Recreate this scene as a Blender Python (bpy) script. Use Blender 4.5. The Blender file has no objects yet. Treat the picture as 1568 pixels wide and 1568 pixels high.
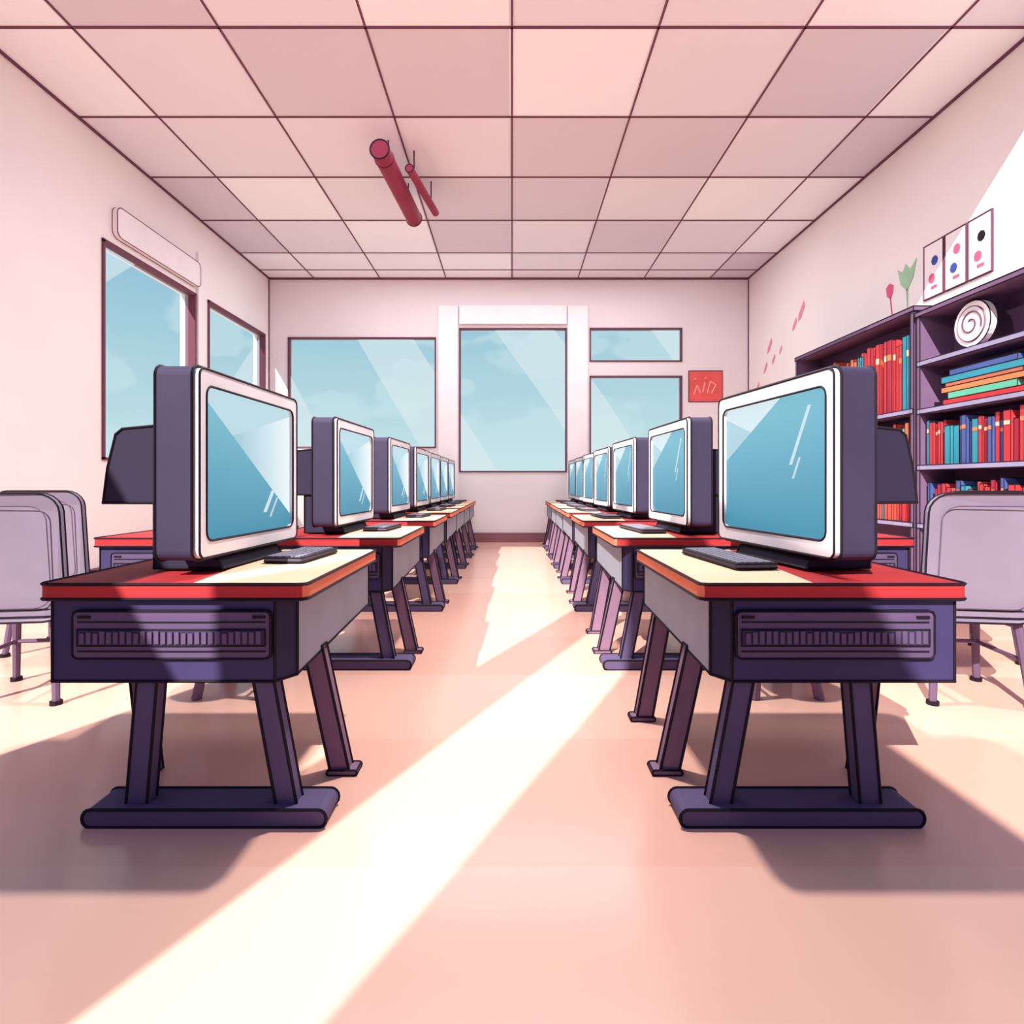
import bpy, math, random
from mathutils import Vector, Matrix
random.seed(7)
S=bpy.context.scene
try:
    S.view_settings.view_transform='Standard'
    S.view_settings.look='None'
except Exception as e: print(e)

def lin(c):
    r=[]
    for v in c[:3]:
        v/=255.0
        r.append(v/12.92 if v<=0.04045 else ((v+0.055)/1.055)**2.4)
    return (r[0],r[1],r[2],1)

# ---------------------------------------------------------------- materials
def new_mat(name):
    m=bpy.data.materials.new(name); m.use_nodes=True
    nt=m.node_tree; b=nt.nodes['Principled BSDF']
    b.inputs['Roughness'].default_value=0.65
    b.inputs['Specular IOR Level'].default_value=0.2
    return m,nt,b
def mat(name,c,var=0.06,rough=0.65,scale=3.0,spec=0.2):
    m,nt,b=new_mat(name)
    b.inputs['Roughness'].default_value=rough
    b.inputs['Specular IOR Level'].default_value=spec
    tc=nt.nodes.new('ShaderNodeTexCoord'); n=nt.nodes.new('ShaderNodeTexNoise')
    n.inputs['Scale'].default_value=scale; n.inputs['Detail'].default_value=2
    nt.links.new(tc.outputs['Object'],n.inputs['Vector'])
    r=nt.nodes.new('ShaderNodeValToRGB'); l=lin(c)
    r.color_ramp.elements[0].position=.35; r.color_ramp.elements[1].position=.65
    r.color_ramp.elements[0].color=tuple(x*(1-var) for x in l[:3])+(1,)
    r.color_ramp.elements[1].color=tuple(min(1,x*(1+var)) for x in l[:3])+(1,)
    nt.links.new(n.outputs['Fac'],r.inputs['Fac']); nt.links.new(r.outputs['Color'],b.inputs['Base Color'])
    return m

M={}
M['ink']=mat('ink_line',(26,18,32),0)
M['inkm']=mat('mauve_line',(112,66,84),0)
M['red']=mat('red_laminate',(176,50,54))
M['orange']=mat('orange_edging',(236,130,96))
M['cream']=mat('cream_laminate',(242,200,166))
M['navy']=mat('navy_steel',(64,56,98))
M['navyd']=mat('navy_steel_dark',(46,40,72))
M['vent']=mat('vent_plastic',(94,78,110))
M['ventd']=mat('vent_dark',(60,48,78))
M['gray']=mat('gray_side_panel',(152,158,172))
M['leg']=mat('leg_steel',(92,80,114))
M['legm']=mat('leg_steel_mauve',(134,104,128))
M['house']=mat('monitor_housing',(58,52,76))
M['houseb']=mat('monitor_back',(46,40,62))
M['bezel']=mat('bezel_white',(222,218,222))
M['key']=mat('keyboard_gray',(90,86,100))
M['keyc']=mat('keycap_gray',(136,132,146))
M['chair']=mat('chair_shell',(132,122,142))
M['chairl']=mat('chair_leg',(104,82,108))
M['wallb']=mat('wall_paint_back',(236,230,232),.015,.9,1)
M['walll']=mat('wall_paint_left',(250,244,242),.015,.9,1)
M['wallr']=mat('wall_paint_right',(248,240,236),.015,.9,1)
M['trim']=mat('window_trim_paint',(250,246,248),.02,.8)
M['base']=mat('baseboard_paint',(142,98,106))
M['shelf']=mat('shelf_wood',(116,90,122))
M['shelfd']=mat('shelf_back',(98,70,100))
M['shelfe']=mat('shelf_edge',(150,146,178))
M['lamp']=mat('lamp_red',(140,46,72))
M['lampd']=mat('lamp_dark_red',(96,26,50))
M['white']=mat('paper_white',(248,242,240),.01)
M['poster']=mat('poster_red',(226,96,92))
M['posterp']=mat('poster_pink',(250,170,160))
M['pink']=mat('decal_pink',(236,150,166))
M['dpink']=mat('decal_rose',(222,96,130))
M['green']=mat('decal_green',(168,208,170))
M['blue']=mat('ink_blue',(60,80,160))
for k,c in dict(b1=(196,56,62),b2=(212,84,66),b3=(160,44,62),b4=(52,140,160),b5=(232,128,80),b6=(70,90,150),b7=(96,180,150),b8=(180,104,80)).items():
    M[k]=mat('book_cover_'+k,c,.08)

# ceiling tiles
m,nt,b=new_mat('ceiling_tiles'); M['ceil']=m
tc=nt.nodes.new('ShaderNodeTexCoord'); mp=nt.nodes.new('ShaderNodeMapping')
mp.inputs['Scale'].default_value=(1/1.2,1/1.15,0); mp.inputs['Location'].default_value=(0.02,-0.087,0)
vm=nt.nodes.new('ShaderNodeVectorMath'); vm.operation='FLOOR'
wn=nt.nodes.new('ShaderNodeTexWhiteNoise'); wn.noise_dimensions='2D'
r=nt.nodes.new('ShaderNodeValToRGB'); r.color_ramp.interpolation='CONSTANT'
r.color_ramp.elements[0].color=lin((216,212,222)); r.color_ramp.elements[1].color=lin((232,232,240)); r.color_ramp.elements[1].position=.3
e=r.color_ramp.elements.new(.6); e.color=lin((246,250,255))
nt.links.new(tc.outputs['Object'],mp.inputs['Vector']); nt.links.new(mp.outputs['Vector'],vm.inputs[0])
nt.links.new(vm.outputs['Vector'],wn.inputs['Vector']); nt.links.new(wn.outputs['Value'],r.inputs['Fac']); nt.links.new(r.outputs['Color'],b.inputs['Base Color'])

# floor
m,nt,b=new_mat('polished_floor'); M['floor']=m
b.inputs['Roughness'].default_value=.2; b.inputs['Specular IOR Level'].default_value=.5
tc=nt.nodes.new('ShaderNodeTexCoord'); br=nt.nodes.new('ShaderNodeTexBrick')
br.inputs['Scale'].default_value=1.0; br.inputs['Brick Width'].default_value=2.4; br.inputs['Row Height'].default_value=.8
br.inputs['Mortar Size'].default_value=.0; br.inputs['Color1'].default_value=lin((238,190,170)); br.inputs['Color2'].default_value=lin((232,178,158)); br.inputs['Mortar'].default_value=lin((234,184,164))
nt.links.new(tc.outputs['Object'],br.inputs['Vector']); nt.links.new(br.outputs['Color'],b.inputs['Base Color'])

def math_node(nt,op,a,b_=None,clamp=False):
    n=nt.nodes.new('ShaderNodeMath'); n.operation=op; n.use_clamp=clamp
    for i,v in enumerate((a,b_)):
        if v is None: continue
        if isinstance(v,(int,float)): n.inputs[i].default_value=v
        else: nt.links.new(v,n.inputs[i])
    return n.outputs[0]
def screen_mat(name,right):  # teal gradient with painted reflection facets and glints
    m,nt,b=new_mat(name)
    tc=nt.nodes.new('ShaderNodeTexCoord'); sp=nt.nodes.new('ShaderNodeSeparateXYZ')
    nt.links.new(tc.outputs['Object'],sp.inputs[0])
    t=math_node(nt,'MULTIPLY',sp.outputs['Y'],1/.36)
    zn=math_node(nt,'MULTIPLY',math_node(nt,'SUBTRACT',sp.outputs['Z'],.375),1/.265)
    g=nt.nodes.new('ShaderNodeValToRGB')
    g.color_ramp.elements[0].color=lin((66,146,174)); g.color_ramp.elements[1].color=lin((128,194,212))
    nt.links.new(math_node(nt,'ADD',math_node(nt,'MULTIPLY',zn,.5),.5),g.inputs['Fac'])
    def line(slope,off,w,z0,z1):
        a=math_node(nt,'ADD',zn,math_node(nt,'ADD',math_node(nt,'MULTIPLY',t,slope),off))
        q=math_node(nt,'LESS_THAN',math_node(nt,'ABSOLUTE',a),w)
        q2=math_node(nt,'LESS_THAN',math_node(nt,'ABSOLUTE',math_node(nt,'SUBTRACT',zn,(z0+z1)/2)),(z1-z0)/2)
        return math_node(nt,'MULTIPLY',q,q2)
    if not right:
        l1=math_node(nt,'ADD',zn,math_node(nt,'MULTIPLY',t,.85))
        A=math_node(nt,'GREATER_THAN',l1,.05)
        l3=math_node(nt,'SUBTRACT',zn,math_node(nt,'MULTIPLY',t,.35))
        A2=math_node(nt,'LESS_THAN',l3,.55)
        hi=math_node(nt,'ADD',.50,math_node(nt,'MULTIPLY',math_node(nt,'MULTIPLY',t,A2),.55),True)
        f=math_node(nt,'MULTIPLY',A,hi)
        f=math_node(nt,'MAXIMUM',f,math_node(nt,'MULTIPLY',line(-1.6,1.2,.07,-.72,-.38),.75))
        f=math_node(nt,'MAXIMUM',f,math_node(nt,'MULTIPLY',line(-1.6,1.5,.04,-.8,-.5),.6))
    else:
        l1=math_node(nt,'SUBTRACT',zn,math_node(nt,'MULTIPLY',t,.75))
        A=math_node(nt,'MULTIPLY',math_node(nt,'GREATER_THAN',l1,.85),.42)
        l2=math_node(nt,'ADD',zn,math_node(nt,'MULTIPLY',t,.5))
        B=math_node(nt,'MULTIPLY',math_node(nt,'MULTIPLY',math_node(nt,'GREATER_THAN',l2,.35),math_node(nt,'GREATER_THAN',l1,.85)),.8)
        f=math_node(nt,'MAXIMUM',A,B)
        f=math_node(nt,'MAXIMUM',f,math_node(nt,'MULTIPLY',line(-2.6,.95,.07,.0,.8),.7))
        f=math_node(nt,'MAXIMUM',f,math_node(nt,'MULTIPLY',line(-2.6,1.25,.05,-.2,.1),.6))
    mx=nt.nodes.new('ShaderNodeMixRGB'); nt.links.new(f,mx.inputs[0]); nt.links.new(g.outputs['Color'],mx.inputs[1]); mx.inputs[2].default_value=lin((236,248,251))
    b.inputs['Base Color'].default_value=(.01,.02,.03,1)
    nt.links.new(mx.outputs[0],b.inputs['Emission Color']); b.inputs['Emission Strength'].default_value=.95
    b.inputs['Roughness'].default_value=.4
    return m
M['screen']=screen_mat('screen_picture',False)
M['screenr']=screen_mat('screen_picture_variant',True)

# window glass, with glowing haze and diagonal reflection streaks painted in
m=bpy.data.materials.new('window_glass'); m.use_nodes=True; M['glass']=m
nt=m.node_tree; nt.nodes.clear()
out=nt.nodes.new('ShaderNodeOutputMaterial'); mx=nt.nodes.new('ShaderNodeMixShader'); tr=nt.nodes.new('ShaderNodeBsdfTransparent'); em=nt.nodes.new('ShaderNodeEmission')
em.inputs['Color'].default_value=lin((225,242,246)); em.inputs['Strength'].default_value=.95
tr.inputs['Color'].default_value=(.96,.98,.98,1)
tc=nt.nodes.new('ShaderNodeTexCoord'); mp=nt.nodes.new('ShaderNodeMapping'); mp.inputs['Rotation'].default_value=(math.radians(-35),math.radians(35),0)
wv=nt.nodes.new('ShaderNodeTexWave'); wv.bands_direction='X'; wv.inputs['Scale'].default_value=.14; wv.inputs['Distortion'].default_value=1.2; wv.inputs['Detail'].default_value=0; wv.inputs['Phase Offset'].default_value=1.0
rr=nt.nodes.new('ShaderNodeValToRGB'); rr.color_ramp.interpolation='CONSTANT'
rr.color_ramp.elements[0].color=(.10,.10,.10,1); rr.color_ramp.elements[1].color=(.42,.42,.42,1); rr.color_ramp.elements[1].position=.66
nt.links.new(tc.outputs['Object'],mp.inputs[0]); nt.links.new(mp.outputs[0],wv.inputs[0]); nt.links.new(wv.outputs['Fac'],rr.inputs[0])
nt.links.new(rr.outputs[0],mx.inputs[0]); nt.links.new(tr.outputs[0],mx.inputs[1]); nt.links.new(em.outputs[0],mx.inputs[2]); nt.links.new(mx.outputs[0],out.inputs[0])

# ---------------------------------------------------------------- mesh builder
class MB:
    def __init__(s): s.v=[];s.f=[];s.mi=[];s.mats=[]
    def mid(s,k):
        if k not in s.mats: s.mats.append(k)
        return s.mats.index(k)
    def tube(s,p,q,r,k,n=6,r2=None,cap=True,ext=0):
        p=Vector(p);q=Vector(q);d=q-p
        if d.length<1e-6: return
        d.normalize(); p=p-d*ext; q=q+d*ext
        a=d.orthogonal().normalized(); b=d.cross(a)
        r2=r if r2 is None else r2; i0=len(s.v)
        for c,rad in((p,r),(q,r2)):
            for i in range(n):
                t=2*math.pi*i/n+math.pi/n; s.v.append(c+(a*math.cos(t)+b*math.sin(t))*rad)
        m=s.mid(k)
        for i in range(n):
            j=(i+1)%n; s.f.append((i0+i,i0+j,i0+n+j,i0+n+i)); s.mi.append(m)
        if cap:
            s.f.append(tuple(i0+n-1-i for i in range(n))); s.mi.append(m)
            s.f.append(tuple(i0+n+i for i in range(n))); s.mi.append(m)
    def loft(s,A,B,k,line=0,lk='ink',sides=None,capk=None,cap=(1,1),ang=35):
        A=[Vector(x) for x in A];B=[Vector(x) for x in B];n=len(A);i0=len(s.v)
        s.v+=A+B
        for i in range(n):
            j=(i+1)%n; kk=(sides or {}).get(i,k)
            s.f.append((i0+i,i0+j,i0+n+j,i0+n+i)); s.mi.append(s.mid(kk))
        if cap[0]: s.f.append(tuple(i0+n-1-i for i in range(n))); s.mi.append(s.mid(capk or k))
        if cap[1]: s.f.append(tuple(i0+n+i for i in range(n))); s.mi.append(s.mid(capk or k))
        if line:
            for L in(A,B):
                for i in range(n): s.tube(L[i],L[(i+1)%n],line,lk,4,ext=line*.5,cap=True)
            for i in range(n):
                d1=(A[i]-A[i-1]);d2=(A[(i+1)%n]-A[i])
                if d1.length>1e-6 and d2.length>1e-6 and math.degrees(d1.angle(d2))>ang: s.tube(A[i],B[i],line,lk,4)
    def box(s,x0,x1,y0,y1,z0,z1,k,line=0,lk='ink',sides=None):
        s.loft([(x0,y0,z0),(x1,y0,z0),(x1,y1,z0),(x0,y1,z0)],[(x0,y0,z1),(x1,y0,z1),(x1,y1,z1),(x0,y1,z1)],k,line,lk,sides)
    def beam(s,p,q,wx,wy,k,line=0,lk='ink'):
        L=[]
        for c in(p,q):
            L.append([(c[0]-wx/2,c[1]-wy/2,c[2]),(c[0]+wx/2,c[1]-wy/2,c[2]),(c[0]+wx/2,c[1]+wy/2,c[2]),(c[0]-wx/2,c[1]+wy/2,c[2])])
        s.loft(L[1],L[0],k,line,lk)
    def mesh(s,name,mirror=False):
        me=bpy.data.meshes.new(name)
        vs=[(-v[0],v[1],v[2]) if mirror else tuple(v) for v in s.v]
        me.from_pydata(vs,[],s.f)
        for k in s.mats: me.materials.append(M[k])
        for p,i in zip(me.polygons,s.mi): p.material_index=i
        import bmesh
        bm=bmesh.new(); bm.from_mesh(me); bmesh.ops.recalc_face_normals(bm,faces=bm.faces); bm.to_mesh(me); bm.free()
        return me
def obj(name,me,loc=(0,0,0),rz=0):
    o=bpy.data.objects.new(name,me); S.collection.objects.link(o); o.location=loc; o.rotation_euler=(0,0,rz); return o
def rrect(a0,a1,b0,b1,r,n=4):
    P=[]
    for cx,cy,st in((a1-r,b0+r,-90),(a1-r,b1-r,0),(a0+r,b1-r,90),(a0+r,b0+r,180)):
        for i in range(n+1):
            t=math.radians(st+90*i/n); P.append((cx+r*math.cos(t),cy+r*math.sin(t)))
    return P

# ---------------------------------------------------------------- room shell
XL,XR,YB,H=-4.42,4.30,10.44,4.80
YC=3.9
def wall(name,k,axis,pos,thick,a0,a1,z0,z1,holes):
    mb=MB()
    As=sorted({a0,a1,*[h[0] for h in holes],*[h[1] for h in holes]}); Zs=sorted({z0,z1,*[h[2] for h in holes],*[h[3] for h in holes]})
    for i in range(len(As)-1):
        for j in range(len(Zs)-1):
            ca=(As[i]+As[i+1])/2; cz=(Zs[j]+Zs[j+1])/2
            if any(h[0]<ca<h[1] and h[2]<cz<h[3] for h in holes): continue
            lo,hi=min(pos,pos+thick),max(pos,pos+thick)
            if axis=='x': mb.box(As[i],As[i+1],lo,hi,Zs[j],Zs[j+1],k)
            else: mb.box(lo,hi,As[i],As[i+1],Zs[j],Zs[j+1],k)
    return obj(name,mb.mesh(name))
bwin=[(-4.06,-1.39,1.72,3.71),(-.95,.985,1.28,3.88),(1.42,3.08,3.285,3.88),(1.42,3.08,1.58,3.01)]
lwin=[(6.2,8.0,1.33,3.70),(8.35,10.25,1.33,3.72)]
wall('wall_back','wallb','x',YB,.2,XL-.2,XR+.2,0,H,bwin)
wall('wall_left','walll','y',XL,-.2,YC,YB,0,H,lwin)
wall('wall_right','wallr','y',XR,.2,3.0,YB,0,H,[])
mb=MB(); mb.box(-10,10,-5,YB+.2,-.1,0,'floor'); obj('floor',mb.mesh('floor'))
mb=MB(); mb.box(XL-.2,XR+.2,YC,YB+.2,H,H+.12,'ceil')
for x in(-3.6,-2.4,-1.2,0,1.2,2.4,3.6): mb.box(x-.009,x+.009,YC,YB,H-.008,H+.01,'inkm')
for i in range(7):
    y=9.3-1.15*i+.0
    if y>YC: mb.box(XL,XR,y-.011,y+.011,H-.008,H+.01,'inkm')
mb.box(XL,XR,10.04-.011,10.04+.011,H-.008,H+.01,'inkm')
obj('ceiling',mb.mesh('ceiling'))
def trim(name,x0,x1,y0,y1,z0,z1,k='inkm'):
    mb=MB(); mb.box(x0,x1,y0,y1,z0,z1,k); return obj(name,mb.mesh(name))
trim('trim_1',XL,XL+.022,YC,YB,H-.022,H)
trim('trim_2',XR-.022,XR,YC,YB,H-.022,H)
trim('trim_3',XL+.022,XR-.022,YB-.022,YB,H-.035,H)
trim('trim_4',XL,XL+.015,YB-.015,YB,0,H-.035)
trim('trim_5',XR-.015,XR,YB-.015,YB,0,H-.035)
trim('baseboard_back',XL,XR,YB-.04,YB,0,.17,'base')
trim('baseboard_left',XL,XL+.04,YC,YB-.04,0,.17,'base')
trim('baseboard_right',XR-.04,XR,3.0,YB-.04,0,.17,'base')
for i,(a,b_) in enumerate(((-1.33,-.98),(1.01,1.37))):
    trim('trim_%d'%(6+i),a,b_,YB-.05,YB,.17,4.28,'trim')
trim('trim_8',-.95,.985,YB-.07,YB,3.95,4.28,'trim')
mb=MB(); mb.loft([(XL+.0,y,z) for y,z in rrect(6.35,8.05,3.80,4.14,.08)],[(XL+.06,y,z) for y,z in rrect(6.35,8.05,3.80,4.14,.08)],'trim',.006,'inkm'); obj('trim_9',mb.mesh('trim_9'))
trim('trim_10',XL,XL+.04,8.03,8.12,1.25,4.3,'trim')
n=1
for (a0,a1,z0,z1) in bwin:
    mb=MB(); w=.024; y0,y1=YB-.02,YB+.10
    mb.box(a0-w*.4,a0+w*.6,y0,y1,z0,z1,'inkm'); mb.box(a1-w*.6,a1+w*.4,y0,y1,z0,z1,'inkm')
    mb.box(a0-w*.4,a1+w*.4,y0,y1,z0-w*.4,z0+w*.6,'inkm'); mb.box(a0-w*.4,a1+w*.4,y0,y1,z1-w*.6,z1+w*.4,'inkm')
    mb.box(a0,a1,YB+.06,YB+.065,z0,z1,'glass')
    obj('window_%d'%n,mb.mesh('window_%d'%n)); n+=1
for (a0,a1,z0,z1) in lwin:
    mb=MB(); w=.035; x0,x1=XL-.12,XL+.02
    mb.box(x0,x1,a0-w*.4,a0+w*.6,z0,z1,'inkm'); mb.box(x0,x1,a1-w*.6,a1+w*.4,z0,z1,'inkm')
    mb.box(x0,x1,a0-w*.4,a1+w*.4,z0-w*.4,z0+w*.6,'inkm'); mb.box(x0,x1,a0-w*.4,a1+w*.4,z1-w*.6,z1+w*.4,'inkm')
    mb.box(XL-.08,XL-.075,a0,a1,z0,z1,'glass')
    obj('window_%d'%n,mb.mesh('window_%d'%n)); n+=1

# ---------------------------------------------------------------- desk
def build_desk(extra):
    mb=MB(); L=.0055
    P=rrect(-.4225,.4225,0,.94,.03,3); N=len(P)
    sides={i:'orange' for i in range(0,N) if (P[i][0]>.40 and P[(i+1)%N][0]>.40)}  # aisle-side edge coloured orange to look sunlit
    mb.loft([(x,y,.703) for x,y in P],[(x,y,.75) for x,y in P],'red',L,'ink',sides)
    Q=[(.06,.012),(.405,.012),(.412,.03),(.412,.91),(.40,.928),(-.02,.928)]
    mb.loft([(x,y,.7495) for x,y in Q],[(x,y,.7525) for x,y in Q],'cream')  # sunlit patch of the desktop, painted as a cream inset
    B0=[(-.39,.02,.44),(.315,.02,.44),(.36,.09,.44),(.39,.90,.50),(-.39,.90,.50)]
    B1=[(x,y,.703) for x,y,z in B0]
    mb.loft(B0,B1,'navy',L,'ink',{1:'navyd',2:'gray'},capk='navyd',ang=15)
    V=rrect(-.318,.305,.515,.664,.015,2)
    mb.loft([(x,.02,z) for x,z in V],[(x,.008,z) for x,z in V],'vent',.004,'ink')
    mb.box(-.300,.29,.004,.009,.556,.607,'ventd',.0025)
    for i in range(27):
        x=-.29+i*.0213; h=random.choice((.60,.596,.603)); mb.box(x,x+.014,-.001,.006,.563,h,'vent')
    mb.box(-.300,.29,.005,.009,.628,.632,'ink'); mb.box(-.300,-.26,.003,.009,.642,.650,'ink'); mb.box(.25,.29,.003,.009,.642,.650,'ink')
    mb.box(-.300,.29,.005,.009,.536,.540,'ink')
    mb.beam((-.10,.06,.45),(-.122,.04,.04),.066,.05,'leg',L)
    mb.beam((.27,.06,.45),(.355,.04,.04),.066,.05,'leg',L)
    F=rrect(-.267,.49,0,.055,.026,4)
    mb.loft([(x,-.02,z) for x,z in F],[(x,.11,z) for x,z in F],'leg',L)
    mb.beam((.335,.33,.47),(.437,.33,.0),.07,.05,'legm',L)
    mb.beam((-.32,.33,.47),(-.27,.33,.0),.055,.05,'legm',L)
    mb.loft([(x,.295,z) for x,z in rrect(.39,.50,0,.02,.009,2)],[(x,.365,z) for x,z in rrect(.39,.50,0,.02,.009,2)],'legm',.004)
    if extra:
        mb.beam((.33,.80,.50),(.42,.80,.0),.07,.05,'legm',L)
        mb.loft([(x,.77,z) for x,z in rrect(.37,.48,0,.02,.009,2)],[(x,.83,z) for x,z in rrect(.37,.48,0,.02,.009,2)],'legm',.004)
    return mb
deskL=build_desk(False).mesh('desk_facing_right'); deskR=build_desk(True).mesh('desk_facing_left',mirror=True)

# ---------------------------------------------------------------- monitor (front faces +x)
def build_monitor(sk):
    mb=MB(); L=.0055
    O=rrect(-.4,.4,.045,.70,.035,5)
    mb.loft([(-.125,y,z) for y,z in O],[(0,y,z) for y,z in O],'house',L)
    O2=rrect(-.393,.393,.052,.693,.03,5); I=rrect(-.352,.352,.108,.638,.035,5); N=len(O2)
    i0=len(mb.v)
    for P,x in((O2,0),(O2,.022),(I,.022),(I,.004)):
        for y,z in P: mb.v.append(Vector((x,y,z)))
    for r in range(3):
        for i in range(N):
            j=(i+1)%N; mb.f.append((i0+r*N+i,i0+r*N+j,i0+(r+1)*N+j,i0+(r+1)*N+i)); mb.mi.append(mb.mid('bezel'))
    for P in(O2,I):
        for i in range(N):
            a,b_=P[i],P[(i+1)%N]; mb.tube((.022,)+a,(.022,)+b_,.0045,'ink',4,ext=.002)
    mb.loft([(.003,y,z) for y,z in I],[(.006,y,z) for y,z in I],sk)
    H0=[(-.12,.235),(-.416,.235),(-.40,.36),(-.37,.48),(-.345,.50),(-.12,.52)]
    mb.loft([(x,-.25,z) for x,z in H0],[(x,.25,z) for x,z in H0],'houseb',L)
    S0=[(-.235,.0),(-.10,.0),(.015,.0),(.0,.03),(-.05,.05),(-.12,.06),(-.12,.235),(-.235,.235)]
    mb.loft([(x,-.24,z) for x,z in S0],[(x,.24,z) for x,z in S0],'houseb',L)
    return mb
monL=build_monitor('screen').mesh('crt_monitor'); monR=build_monitor('screenr').mesh('crt_monitor_b')

def build_keyboard(l):
    mb=MB()
    P=rrect(-.08,.08,-l/2,l/2,.015,3)
    mb.loft([(x,y,0) for x,y in P],[(x,y,.016) for x,y in P],'key',.0035)
    nx,ny=5,int(l/.031)
    for i in range(nx):
        for j in range(ny):
            x=-.068+i*.0275; y=-l/2+.014+j*(l-.028)/ny
            mb.box(x,x+.022,y,y+.024,.016,.022,'keyc')
    return mb
kbA=build_keyboard(.36).mesh('keyboard_short'); kbB=build_keyboard(.5).mesh('keyboard_long')

rows=[1.8,3.3,4.8,6.1,7.2,8.2,9.2]
for i,y in enumerate(rows):
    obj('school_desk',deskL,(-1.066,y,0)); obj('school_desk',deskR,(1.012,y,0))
    obj('crt_monitor',monL,(-1.045,y+.5,.762),math.radians(-2))
    obj('crt_monitor',monR,(1.04,y+.5,.762),math.radians(187.5 if i==0 else 183))
    obj('computer_keyboard',kbA,(-.88,y+.62,.760),math.radians(-5))
    obj('computer_keyboard',kbB,(.86,y+.52,.760),math.radians(6))
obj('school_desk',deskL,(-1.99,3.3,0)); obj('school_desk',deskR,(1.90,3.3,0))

# ---------------------------------------------------------------- chairs
def build_chair():
    mb=MB(); L=.005
    P=rrect(-.235,.235,-.20,.22,.07,4)
    mb.loft([(x,y,.425) for x,y in P],[(x,y,.46) for x,y in P],'chair',L)
    B=rrect(-.25,.25,.40,1.02,.09,5)
    f=lambda x,z,t:(x,-.215-.10*(z-.4)+.5*x*x+t,z)
    mb.loft([f(x,z,0) for x,z in B],[f(x,z,.035) for x,z in B],'chair',L)
    C=rrect(-.20,.20,.47,.96,.07,5)
    for i in range(len(C)):
        a,b_=C[i],C[(i+1)%len(C)]; mb.tube(f(a[0],a[1],-.004),f(b_[0],b_[1],-.004),.003,'chairl',4)
    for sx in(-1,1):
        for sy in(-1,1):
            mb.tube((sx*.18,sy*.15,.43),(sx*.215,sy*.20,.012),.021,'chairl',8,.017)
            mb.tube((sx*.215,sy*.20,0),(sx*.215,sy*.20,.02),.027,'ink',8)
        mb.tube((sx*.195,-.17,.22),(sx*.195,.17,.22),.011,'chairl',6)
    mb.tube((-.195,.17,.22),(.195,.17,.22),.011,'chairl',6)
    return mb
chair=build_chair().mesh('classroom_chair')
obj('classroom_chair',chair,(2.27,2.94,0),math.radians(-8))
obj('classroom_chair',chair,(-2.44,2.94,0),math.radians(8))
obj('classroom_chair',chair,(2.80,3.60,0),math.radians(-5))
obj('classroom_chair',chair,(-2.92,3.75,0),math.radians(5))
def build_stool():
    mb=MB()
    c=[(.17*math.cos(t*math.pi/10),.17*math.sin(t*math.pi/10)) for t in range(20)]
    mb.loft([(x,y,.385) for x,y in c],[(x,y,.42) for x,y in c],'chair',.004)
    for sx in(-1,1):
        for sy in(-1,1):
            mb.tube((sx*.10,sy*.10,.39),(sx*.16,sy*.16,.0),.02,'legm',8,.024)
        mb.tube((sx*.13,-.13,.18),(sx*.13,.13,.18),.01,'legm',6)
        mb.tube((-.13,sx*.13,.18),(.13,sx*.13,.18),.01,'legm',6)
    return mb
stool=build_stool().mesh('classroom_stool')
obj('classroom_stool',stool,(-1.40,3.0,0)); obj('classroom_stool',stool,(1.36,3.0,0))

# ---------------------------------------------------------------- bookshelves
def shelf_unit(name,y0,y1,top,levels):
    mb=MB(); x0,x1=3.93,4.28; t=.045; L=.006
    mb.box(x0,x1,y0,y0+t,0,top,'shelf',L,'ink'); mb.box(x0,x1,y1-t,y1,0,top,'shelf',L,'ink')
    mb.box(x1-.02,x1,y0,y1,0,top,'shelfd')
    mb.box(x0-.01,x1,y0-.01,y1+.01,top-t,top,'shelf',L,'ink')
    for z in levels:
        mb.box(x0+.005,x1-.02,y0+t,y1-t,z-t,z,'shelf'); mb.box(x0-.004,x0+.005,y0+.01,y1-.01,z-t,z,'shelfe',.004,'ink')
    return obj(name,mb.mesh(name))
shelf_unit('bookshelf',5.62,7.95,2.80,[.12,.68,1.24,1.80])
shelf_unit('bookshelf',4.0,5.58,2.72,[.12,.68,1.24,1.78,2.24])
def books(y0,y1,z,hmin,hmax,pal,lean=True,x=3.96):
    mb=MB(); y=y0
    while y<y1-.03:
        w=random.uniform(.035,.075)
        if random.random()<.06: y+=.06; continue
        h=random.uniform(hmin,hmax); dx=random.uniform(0,.03); k=random.choice(pal)
        w=min(w,y1-y)
        A=[(x+dx,y,z),(x+.24,y,z),(x+.24,y+w-.004,z),(x+dx,y+w-.004,z)]
        B=[(a,b_,z+h) for a,b_,c in A]
        mb.loft(A,B,k,.0035,'ink')
        if random.random()<.5: mb.box(x+dx-.003,x+dx+.01,y+.008,y+w-.01,z+h*.72,z+h*.80,random.choice(('cream','b5')))
        y+=w
    return mb.mesh('book_row')
R=['b1','b1','b2','b3','b1','b4','b2','b1']
obj('book_row',books(5.70,6.6,1.802,.66,.82,['b1','b1','b4','b1','b2','b3','b1']))
obj('book_row',books(6.62,7.88,1.802,.60,.76,['b8','b5','b2','b3','b8','b1']))
obj('book_row',books(5.70,7.85,1.242,.34,.44,['b1','b2','b7','b1','b8']))
obj('book_row',books(4.08,5.50,1.242,.34,.44,['b1','b6','b1','b3','b4','b1']))
obj('book_row',books(5.70,7.85,.682,.32,.44,R)); obj('book_row',books(4.08,5.50,.682,.32,.44,R+['b6']))
mb=MB(); z=1.782
for k,h,a,b_ in(('b1',.05,4.35,5.28),('b7',.06,4.5,5.22),('b5',.05,4.4,5.3),('b8',.035,4.45,5.25),('b4',.06,4.4,5.3),('b6',.05,4.5,5.2)):
    mb.box(3.96,4.2,a,b_,z,z+h,k,.004); z+=h+.001
obj('book_stack',mb.mesh('book_stack'))
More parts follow.
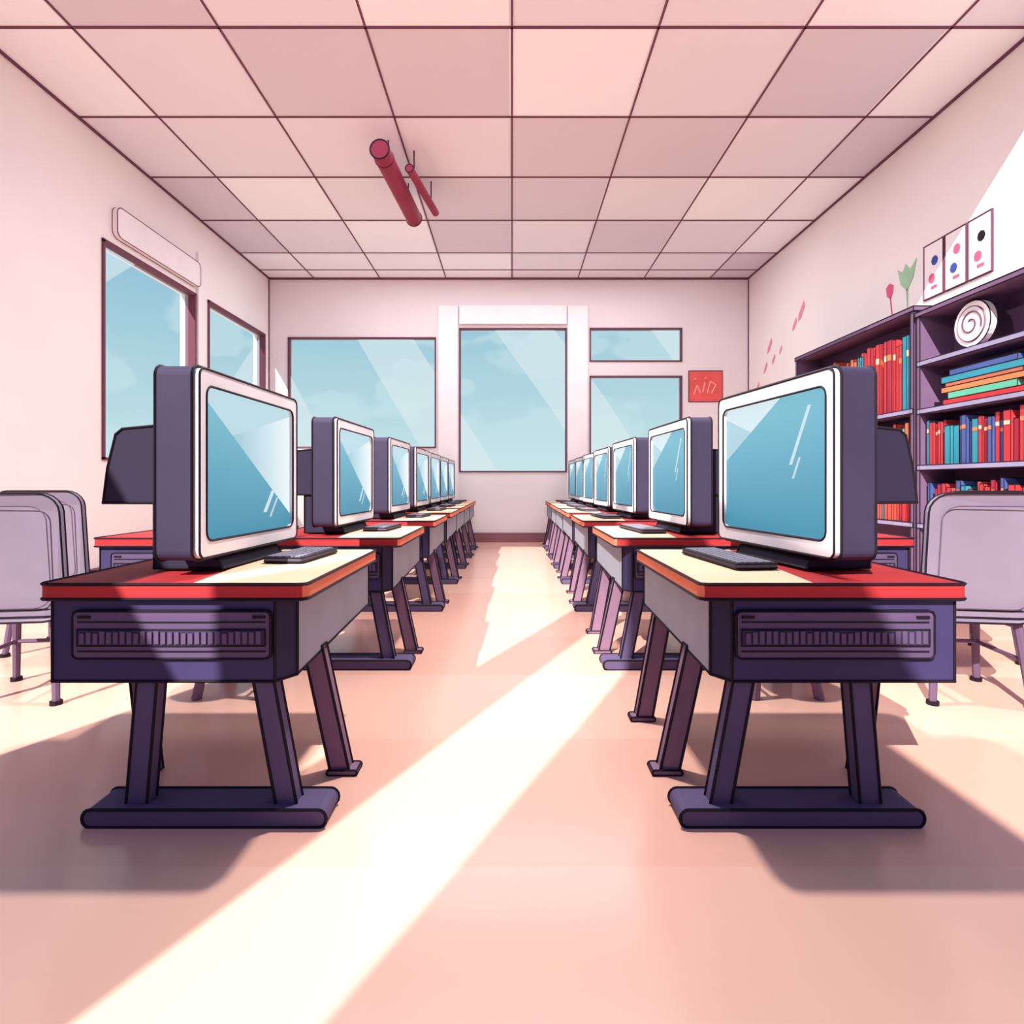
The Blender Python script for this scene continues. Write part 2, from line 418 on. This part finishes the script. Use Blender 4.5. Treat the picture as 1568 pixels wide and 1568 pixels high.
# round white decorative plate with a swirl, standing on the upper shelf
mb=MB(); cy,cz=5.0,2.25+.205
c=[(cy+.2*math.cos(t*math.pi/14),cz+.2*math.sin(t*math.pi/14)) for t in range(28)]
c2=[(cy+.15*math.cos(t*math.pi/14),cz+.15*math.sin(t*math.pi/14)) for t in range(28)]
mb.loft([(4.06,y,z) for y,z in c],[(4.0,y,z) for y,z in c],'white',.006)
mb.loft([(4.0,y,z) for y,z in c2],[(3.99,y,z) for y,z in c2],'bezel',.004,'inkm')
sw=[(cy+(.03+.0045*t)*math.cos(t*.42+1),cz+(.03+.0045*t)*math.sin(t*.42+1)) for t in range(22)]
for i in range(21): mb.tube((3.986,)+sw[i],(3.986,)+sw[i+1],.006,'inkm',5,ext=.002)
mb.box(4.05,4.12,cy-.05,cy+.05,2.245,2.40,'shelf')
obj('decorative_plate',mb.mesh('decorative_plate'))

# ---------------------------------------------------------------- wall decor
cols=[('blue','dpink'),('dpink','blue'),('ink','dpink')]
for i in range(3):
    mb=MB(); y1=5.98-.29*i; y0=y1-.265; xx=XR-.012
    mb.box(xx,XR-.001,y0,y1,2.97,3.52,'white',.008,'inkm')
    for j,zc in enumerate((3.33,3.16)):
        k=cols[i][j]; yc=(y0+y1)/2+(.02 if j else -.02)
        P=[(yc+.045*math.cos(t*math.pi/4),zc+.05*math.sin(t*math.pi/4)) for t in range(8)]
        mb.loft([(xx-.001,a,b_) for a,b_ in P],[(xx-.004,a,b_) for a,b_ in P],k)
    mb.box(xx-.003,xx,(y0+y1)/2-.05,(y0+y1)/2+.03,3.05,3.08,'dpink')
    obj('wall_card',mb.mesh('wall_card'))
def decal(name,pts,k,stem=None):
    mb=MB(); mb.loft([(XR-.001,a,b_) for a,b_ in pts],[(XR-.006,a,b_) for a,b_ in pts],k)
    if stem:
        P=stem; mb.loft([(XR-.001,a,b_) for a,b_ in P],[(XR-.006,a,b_) for a,b_ in P],k)
    obj(name,mb.mesh(name))
decal('tulip_decal',[(6.15,3.28),(6.25,3.16),(6.35,3.26),(6.40,3.44),(6.32,3.38),(6.27,3.46),(6.20,3.38),(6.10,3.46)],'green',[(6.235,3.18),(6.265,3.18),(6.25,2.98),(6.235,2.98)])
decal('flower_decal',[(6.48,3.22),(6.52,3.16),(6.58,3.2),(6.60,3.3),(6.54,3.34),(6.47,3.3)],'dpink',[(6.52,3.18),(6.535,3.18),(6.50,2.95),(6.485,2.95)])
for a,b_,s in((8.55,3.62,.1),(8.75,3.48,.07),(9.6,3.35,.09),(9.45,3.1,.06),(9.75,3.02,.07),(9.2,3.2,.05),(10.05,2.75,.06)):
    decal('petal_decal',[(a-s*.9,b_+s*1.4),(a-s*1.2,b_+s*.5),(a-s*.1,b_-s*.9),(a+s*.8,b_-s*1.2),(a+s*.5,b_-s*.1)],'pink')
mb=MB(); y=YB-.012
mb.box(3.21,3.82,y,YB-.001,2.55,3.107,'poster',.008,'inkm')
for (x0,z0,x1,z1) in((3.3,2.68,3.36,2.85),(3.36,2.85,3.42,2.7),(3.46,2.72,3.5,2.9),(3.54,2.7,3.6,2.92),(3.6,2.92,3.7,2.85),(3.7,2.85,3.62,2.7),(3.3,2.95,3.34,2.97),(3.5,2.97,3.53,2.99)):
    mb.tube((x0,y-.003,z0),(x1,y-.003,z1),.013,'posterp',5)
obj('red_poster',mb.mesh('red_poster'))

# ---------------------------------------------------------------- ceiling tube lamp
mb=MB()
mb.tube((-1.36,5.9,4.50),(-1.27,7.45,4.50),.10,'lamp',20)
def ring(c,d,r,k,w,n=20):
    d=Vector(d).normalized(); a=d.orthogonal().normalized(); b_=d.cross(a)
    for i in range(n):
        t=2*math.pi*i/n;u=2*math.pi*(i+1)/n
        mb.tube(Vector(c)+(a*math.cos(t)+b_*math.sin(t))*r,Vector(c)+(a*math.cos(u)+b_*math.sin(u))*r,w,k,4,ext=w*.3)
d=(.09,1.55,0)
ring((-1.36,5.9,4.5),d,.10,'ink',.008); ring((-1.27,7.45,4.5),d,.10,'ink',.008); ring((-1.350,6.07,4.5),d,.101,'lampd',.006)
mb.tube((-1.12,6.26,4.5),(-.97,7.3,4.5),.045,'lamp',12,); ring((-1.12,6.26,4.5),(.15,1.04,0),.045,'ink',.006,12)
for (x,yy) in((-1.345,6.25),(-1.29,7.15),(-1.10,6.45),(-1.0,7.1)):
    mb.tube((x,yy,4.5),(x,yy,4.8),.008,'lampd',8)
obj('ceiling_tube_lamp',mb.mesh('ceiling_tube_lamp'))

# unseen wall and piers added beside and behind the viewer, shaping the sun strips
wall('wall_left_rear','walll','y',XL,-.2,-14,-8.6,0,10.4,[])
for i,(a,b_,h) in enumerate(((-8.35,-7.75,10.4),(-6.3,-5.9,10.4),(-5.9,-3.2,6.3))):
    trim('trim_%d'%(20+i),XL-.2,XL,a,b_,0,h,'walll')
mb=MB(); mb.box(-10,XL-.0,-14.2,-5,-.1,0,'floor'); obj('floor_rear',mb.mesh('floor_rear'))

# ---------------------------------------------------------------- world + sun
W=bpy.data.worlds.new('sky'); S.world=W; W.use_nodes=True; nt=W.node_tree; nt.nodes.clear()
out=nt.nodes.new('ShaderNodeOutputWorld'); bg=nt.nodes.new('ShaderNodeBackground')
tc=nt.nodes.new('ShaderNodeTexCoord'); sp=nt.nodes.new('ShaderNodeSeparateXYZ'); nt.links.new(tc.outputs['Generated'],sp.inputs[0])
g=nt.nodes.new('ShaderNodeValToRGB')
g.color_ramp.elements[0].position=.0; g.color_ramp.elements[0].color=lin((204,234,236))
g.color_ramp.elements[1].position=.33; g.color_ramp.elements[1].color=lin((122,184,212))
nt.links.new(sp.outputs['Z'],g.inputs[0])
nz=nt.nodes.new('ShaderNodeTexNoise'); nz.inputs['Scale'].default_value=5; nz.inputs['Detail'].default_value=3
mp=nt.nodes.new('ShaderNodeMapping'); mp.inputs['Scale'].default_value=(1,1,1.8); nt.links.new(tc.outputs['Generated'],mp.inputs[0]); nt.links.new(mp.outputs[0],nz.inputs[0])
cr=nt.nodes.new('ShaderNodeValToRGB'); cr.color_ramp.elements[0].position=.50; cr.color_ramp.elements[1].position=.53; cr.color_ramp.elements[1].color=(.5,.5,.5,1); cr.color_ramp.elements[0].color=(0,0,0,1)
nt.links.new(nz.outputs['Fac'],cr.inputs[0])
mx=nt.nodes.new('ShaderNodeMixRGB'); nt.links.new(cr.outputs[0],mx.inputs[0]); nt.links.new(g.outputs[0],mx.inputs[1]); mx.inputs[2].default_value=lin((205,232,238))
warm=nt.nodes.new('ShaderNodeMapRange'); warm.inputs['From Min'].default_value=.25; warm.inputs['From Max'].default_value=-.15
nt.links.new(sp.outputs['Y'],warm.inputs['Value'])
mw=nt.nodes.new('ShaderNodeMixRGB'); nt.links.new(warm.outputs[0],mw.inputs[0]); nt.links.new(mx.outputs[0],mw.inputs[1]); mw.inputs[2].default_value=(.24,.21,.40,1)
nt.links.new(mw.outputs[0],bg.inputs[0]); bg.inputs[1].default_value=1.0; nt.links.new(bg.outputs[0],out.inputs[0])

sd=bpy.data.lights.new('sun','SUN'); sd.energy=8.0; sd.angle=math.radians(.2); sd.color=(1,.95,.88)
so=bpy.data.objects.new('sun',sd); S.collection.objects.link(so)
d=Vector((.43,.9,-.75)).normalized(); so.rotation_euler=d.to_track_quat('-Z','Y').to_euler(); so.location=(-6,-6,8)
for i,(x,y,z,e,sx,sy,c) in enumerate(((0,3.1,4.0,170,.16,.16,(1,.93,.88)),(0,5.5,4.72,70,6,1.6,(.93,.94,1)),(0,8.6,4.72,115,6,1.6,(.93,.94,1)))):  # unseen lamps added: first throws desk shadows outward, others brighten the room
    a=bpy.data.lights.new('ceiling_panel_lamp','AREA'); a.shape='RECTANGLE'; a.size=sx; a.size_y=sy; a.energy=e; a.color=c
    o=bpy.data.objects.new('ceiling_panel_lamp',a); S.collection.objects.link(o); o.location=(x,y,z)

cam=bpy.data.cameras.new('camera'); cam.lens=20.2; cam.sensor_width=36; cam.shift_y=-.028; cam.clip_end=200
co=bpy.data.objects.new('camera',cam); S.collection.objects.link(co); co.location=(0,0,1.067); co.rotation_euler=(math.pi/2,0,0)
S.camera=co
